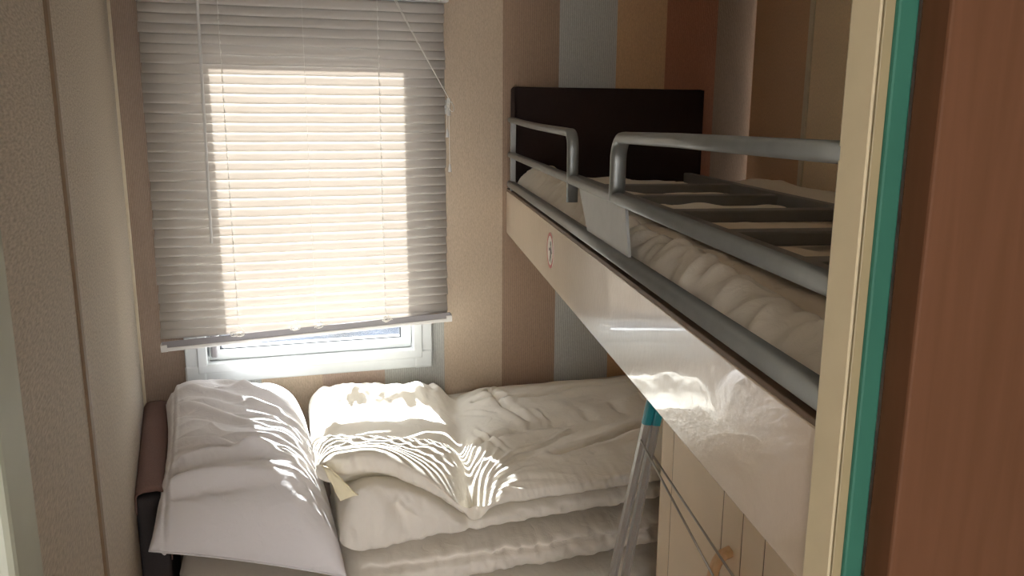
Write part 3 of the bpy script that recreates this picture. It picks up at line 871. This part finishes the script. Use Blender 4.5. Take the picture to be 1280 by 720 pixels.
# cream-coloured batten and shelf on the right wall behind the mattress
# mattress on the bunk (follows the wall line at its head)
mt = thing('bunk_mattress', 'quilted off-white mattress lying in the upper bunk behind the rails', 'mattress', BP, (TX, 0, -TB))
def bunk_mattress():
    nu, nv = 330, 220
    # v runs: under front edge -> front face -> top -> right edge
    s = np.linspace(-LEN - .0, -.012, nu); q = np.linspace(0, 1, nv)
    S, Q = np.meshgrid(s, q, indexing='ij')
    off = np.where(Q < .16, .028, np.where(Q < .94, .028 + (Q - .16) / .78 * .725, .753))
    S = S + (off * -math.tan(TB)) * sm(-1.0, -.012, S) * 1.0
    zt = .026
    zbase = -.106
    # rounded front corner
    r = .055
    t = np.clip(Q / .30, 0, 1)
    ang = t * np.pi / 2
    OFF = np.where(Q < .16, .026 + 0 * Q, off); Z = np.where(Q < .10, zbase + (zt - r - zbase) * Q / .10, zt)
    k = np.clip((Q - .10) / .10, 0, 1)
    arcm = (Q >= .10) & (Q < .20)
    OFF = np.where(Q < .10, .026, np.where(arcm, .026 + r * (1 - np.cos(k * np.pi / 2)), .026 + r + (Q - .20) / .74 * (.753 - .026 - r)))
    Z = np.where(arcm, zt - r + r * np.sin(k * np.pi / 2), Z)
    OFF = np.minimum(OFF, .753)
    Z = np.where(Q > .94, zt - (Q - .94) / .06 * .13, Z)
    S2 = np.linspace(-LEN, -.012, nu)[:, None] + 0 * Q
    S2 = np.clip(S2, -LEN + .006 + OFF * math.tan(TB), -.072 - OFF * math.tan(TB))
    top = sm(.12, .22, Q) * sm(.95, .90, Q)
    Z = Z + top * (.010 * fbm(S2 * 5, OFF * 6, 3))
    # scalloped quilted roll along the front edge
    rl = gauss(OFF - .055, .032) * sm(.08, .14, Q)
    Z = Z + rl * (.008 + .016 * ridge(S2 * 8 + 1.3, OFF * 0 + .4) + .018 * ridge(S2 * 17, OFF * 14) + .012 * pnoise(S2 * 34, OFF * 30))
    OFF = OFF - sm(.06, .12, Q) * sm(.20, .13, Q) * (.012 + .022 * pnoise(S2 * 15, Q * 6))
    Z = Z - top * .012 * gauss(OFF - .120 - .01 * pnoise(S2 * 9, OFF * 0), .010)
    # quilting lines on the top
    Z = Z - top * .003 * (np.abs(np.sin(S2 * 22 + OFF * 14)) < .10) * (OFF > .13)
    # puffed sheet at the head end near the rails
    hd = sm(-.95, -.30, S2) * gauss(OFF - .10, .09)
    Z = Z + top * hd * (.024 + .026 * ridge(S2 * 6 + 2, OFF * 11 + 1) + .010 * pnoise(S2 * 18, OFF * 18))
    Z = Z + top * .012 * sm(.56, .70, OFF) * (1 + pnoise(S2 * 7, OFF * 3))
    OFF = np.maximum(OFF, np.where(Z < .03, .0188, .0098))
    # sinks under the ladder's rails and rungs, wells up between them
    rung_d = np.min([np.abs(S2 - q_ + .007) for q_ in (-.53, -.78, -1.03, -1.28, -1.51)], axis=0)
    rail_d = np.minimum(np.abs(OFF - .150), np.abs(OFF - .475))
    up = sm(.026, .07, rung_d) * sm(.016, .05, rail_d)
    ins = (OFF > .120) & (OFF < .505) & (S2 < -.2)
    Z = np.where(ins, np.minimum(Z, .0325), Z)
    Z = Z + np.where(ins & (OFF > .15) & (OFF < .475) & (S2 > -1.6), up * (.015 + .008 * pnoise(S2 * 14, OFF * 16)), 0)
    return OFF, S2, Z
mm = bunk_mattress()
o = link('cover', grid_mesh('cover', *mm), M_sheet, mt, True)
M_mattop_shade = mat_cotton('mattress_top_shaded', srgb(210, 194, 172), .05, .3, 24)  # sheet colour darkened: shade painted on the near top behind the roll
o.data.materials.append(M_mattop_shade)
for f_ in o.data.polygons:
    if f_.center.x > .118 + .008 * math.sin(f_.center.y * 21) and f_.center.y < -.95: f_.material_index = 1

# dark padded headboard at the bunk's head
h2 = thing('bunk_headboard', 'dark brown padded headboard on the striped wall above the bunk', 'headboard', (.955, YB, 1.5))
bm = box((-.300, -.052, -.155), (.302, -.004, .143), .010, 5)
obj('pad', bm, M_hbd, h2, smooth=True)
bm = bmesh.new()
add_sweep(bm, [(-.297, -.050, -.15), (-.297, -.050, .139), (.299, -.050, .139), (.299, -.050, -.15)], circ(.0028, n=8), up=(0, 1, 0))
obj('piping', bm, M_hbd, h2, smooth=True)
obj('backing_board', box((-.29, -.006, -.15), (.29, 0, .135)), M_edge, h2)

# grey ladder lying on the bunk mattress
ld = thing('bunk_ladder', 'grey metal ladder lying flat on the bunk mattress behind the rails', 'ladder', BP, (TX, 0, -TB))
LZ0, LZ1 = .0335, .0605
LA0, LA1 = .150, .475
for oa in (LA0, LA1):
    bm = box((oa - .011, -1.775, LZ0), (oa + .011, -.225, LZ1), .003)
    obj('side_rail', bm, M_ladder, ld)
for k, s in enumerate((-.53, -.78, -1.03, -1.28, -1.51)):
    bm = bmesh.new(); add_box(bm, (LA0 + .009, s - .026, LZ0 + .002), (LA1 - .009, s + .012, LZ1 - .004), .003)
    obj('rung', bm, M_ladder, ld)

# ledge on the right wall beside the mattress
structure(tag(obj('trim_8', box((-.03, -.33, 1.30), (.0, -.004, 1.362), .002), M_right))).matrix_world = MR

# ------------------------------------------------------------------ cabinet under the bunk
cab = thing('cabinet', 'cream cabinet with grooved doors below the upper bunk', 'cabinet', (BP.x, BP.y, 0), (0, 0, -TB))
CX0 = .20
obj('carcass', box((CX0 + .004, -1.72, 0), (.76, -.97, 1.17), .001), M_gap, cab)
edges = [(-.968, -1.033, 'stile'), (-1.036, -1.2725, 'door'), (-1.2755, -1.3465, 'door'), (-1.3495, -1.4205, 'door'), (-1.4235, -1.72, 'door')]
for a, b, nm in edges:
    dd = obj(nm, box((CX0 - .014, b, .06), (CX0 + .004, a, 1.17), .0008), M_cab, cab)
    if abs(a + 1.2755) < .001:
        bm = bmesh.new()
        pts = smooth_path([(CX0 - .012, -1.312, .905), (CX0 - .034, -1.312, .895), (CX0 - .044, -1.312, .85), (CX0 - .044, -1.312, .80), (CX0 - .034, -1.312, .755), (CX0 - .012, -1.312, .745)], 2)
        add_sweep(bm, pts, superell(.011, .006, 3, 14), up=(1, 0, 0))
        obj('handle', bm, M_handle, dd, smooth=True)
bm = bmesh.new()
for sg in (-1.0345, -1.274, -1.348, -1.422):
    add_box(bm, (CX0 - .0132, sg - .0013, .06), (CX0 + .002, sg + .0013, 1.168))
obj('groove', bm, M_gap, cab)
obj('plinth', box((CX0 + .02, -1.72, 0), (CX0 + .03, -.98, .06)), M_gap, cab)

# ------------------------------------------------------------------ folding aluminium stand
rk = thing('folding_stand', 'folded aluminium stand with teal plastic caps leaning in the gap by the bed', 'stand', (.50, 1.15, 0))
ro = Vector(rk.location)
T1, T2 = Vector((.572, 1.152, 1.108)), Vector((.5845, 1.148, 1.103))
def down(p, dx, dy, z): 
    t = (p.z - z); return Vector((p.x + dx * t, p.y + dy * t, z))
for P in (T1, T2):
    e = down(P, -.190 if P is T1 else -.164, .0, .004)
    bm = bmesh.new()
    sec = [(-.0062, -.0045), (.0062, -.0045), (.0062, .0045), (.0030, .0045), (.0030, .0015), (-.0030, .0015), (-.0030, .0045), (-.0062, .0045)]
    add_sweep(bm, [P - ro, e - ro], sec, up=(0, -1, 0))
    lg = obj('leg', bm, M_alu, rk)
    bm = bmesh.new()
    dv = (e - P).normalized()
    add_sweep(bm, [P - dv * .012 - ro, P + dv * (.050 if P is T1 else .046) - ro], superell(.0076, .0058, 5, 16), up=(0, -1, 0))
    c_ = obj('cap', bm, M_cap, lg); c_['label'] = 'teal plastic end cap'
for (P, Q) in ((Vector((.5525, 1.145, 1.031)), bpt(.140, -1.362, .895)), (Vector((.5745, 1.145, 1.004)), bpt(.140, -1.428, .936))):
    d = (Q - P); E_ = P + d * 1.2
    bm = bmesh.new(); add_sweep(bm, [P - d * .02 - ro, E_ - ro], circ(.0018, n=10))
    obj('strut', bm, M_alu, rk, smooth=True)
for z in (.72, .40):
    a = down(T1, -.19, 0, z); b = down(T2, -.164, 0, z)
    bm = bmesh.new(); add_sweep(bm, [a - ro, b - ro], circ(.003, n=8))
    obj('rivet', bm, M_alu, rk)

# ------------------------------------------------------------------ light
w = bpy.data.worlds.new('sky'); SC.world = w; w.use_nodes = True
nt = w.node_tree; nt.nodes.clear()
wo = N(nt, 'ShaderNodeOutputWorld'); bg = N(nt, 'ShaderNodeBackground')
bg.inputs['Color'].default_value = (1.0, .975, .985, 1); bg.inputs['Strength'].default_value = 4.2
nt.links.new(bg.outputs[0], wo.inputs[0])
sd = bpy.data.lights.new('sun', 'SUN'); sd.energy = 34; sd.angle = R(.53); sd.color = (1.0, .985, .975)
so = bpy.data.objects.new('sun', sd); COL.objects.link(so)
el, az = R(39), R(12)
dirv = Vector((math.sin(az) * math.cos(el), -math.cos(az) * math.cos(el), -math.sin(el)))
so.rotation_euler = dirv.to_track_quat('-Z', 'Y').to_euler()
so.location = (-1, 6, 5)

# ------------------------------------------------------------------ camera
cam = bpy.data.cameras.new('camera'); co = bpy.data.objects.new('camera', cam); COL.objects.link(co)
cam.sensor_width = 36; cam.lens = 1010 * 36 / 1280; cam.clip_start = .01
PIT, YAW, ROL = math.atan(210 / 1010), R(16), R(-.3)
cy, sy, cp, sp = math.cos(YAW), math.sin(YAW), math.cos(PIT), math.sin(PIT)
F = Vector((sy * cp, cy * cp, -sp)); RR = Vector((cy, -sy, 0)); U = RR.cross(F)
R2 = RR * math.cos(ROL) - U * math.sin(ROL); U2 = RR * math.sin(ROL) + U * math.cos(ROL)
co.matrix_world = Matrix(((R2.x, U2.x, -F.x, 0), (R2.y, U2.y, -F.y, 0), (R2.z, U2.z, -F.z, 1.55), (0, 0, 0, 1)))
SC.camera = co

vs = SC.view_settings
SC.display_settings.display_device = 'sRGB'
vs.view_transform = 'Standard'; vs.look = 'None'; vs.gamma = 1; vs.use_curve_mapping = False
vs.exposure = 0.82
try:
    SC.cycles.max_bounces = 10; SC.cycles.diffuse_bounces = 6; SC.cycles.transparent_max_bounces = 12
    SC.cycles.use_denoising = True; SC.cycles.sample_clamp_indirect = 6
except Exception:
    pass
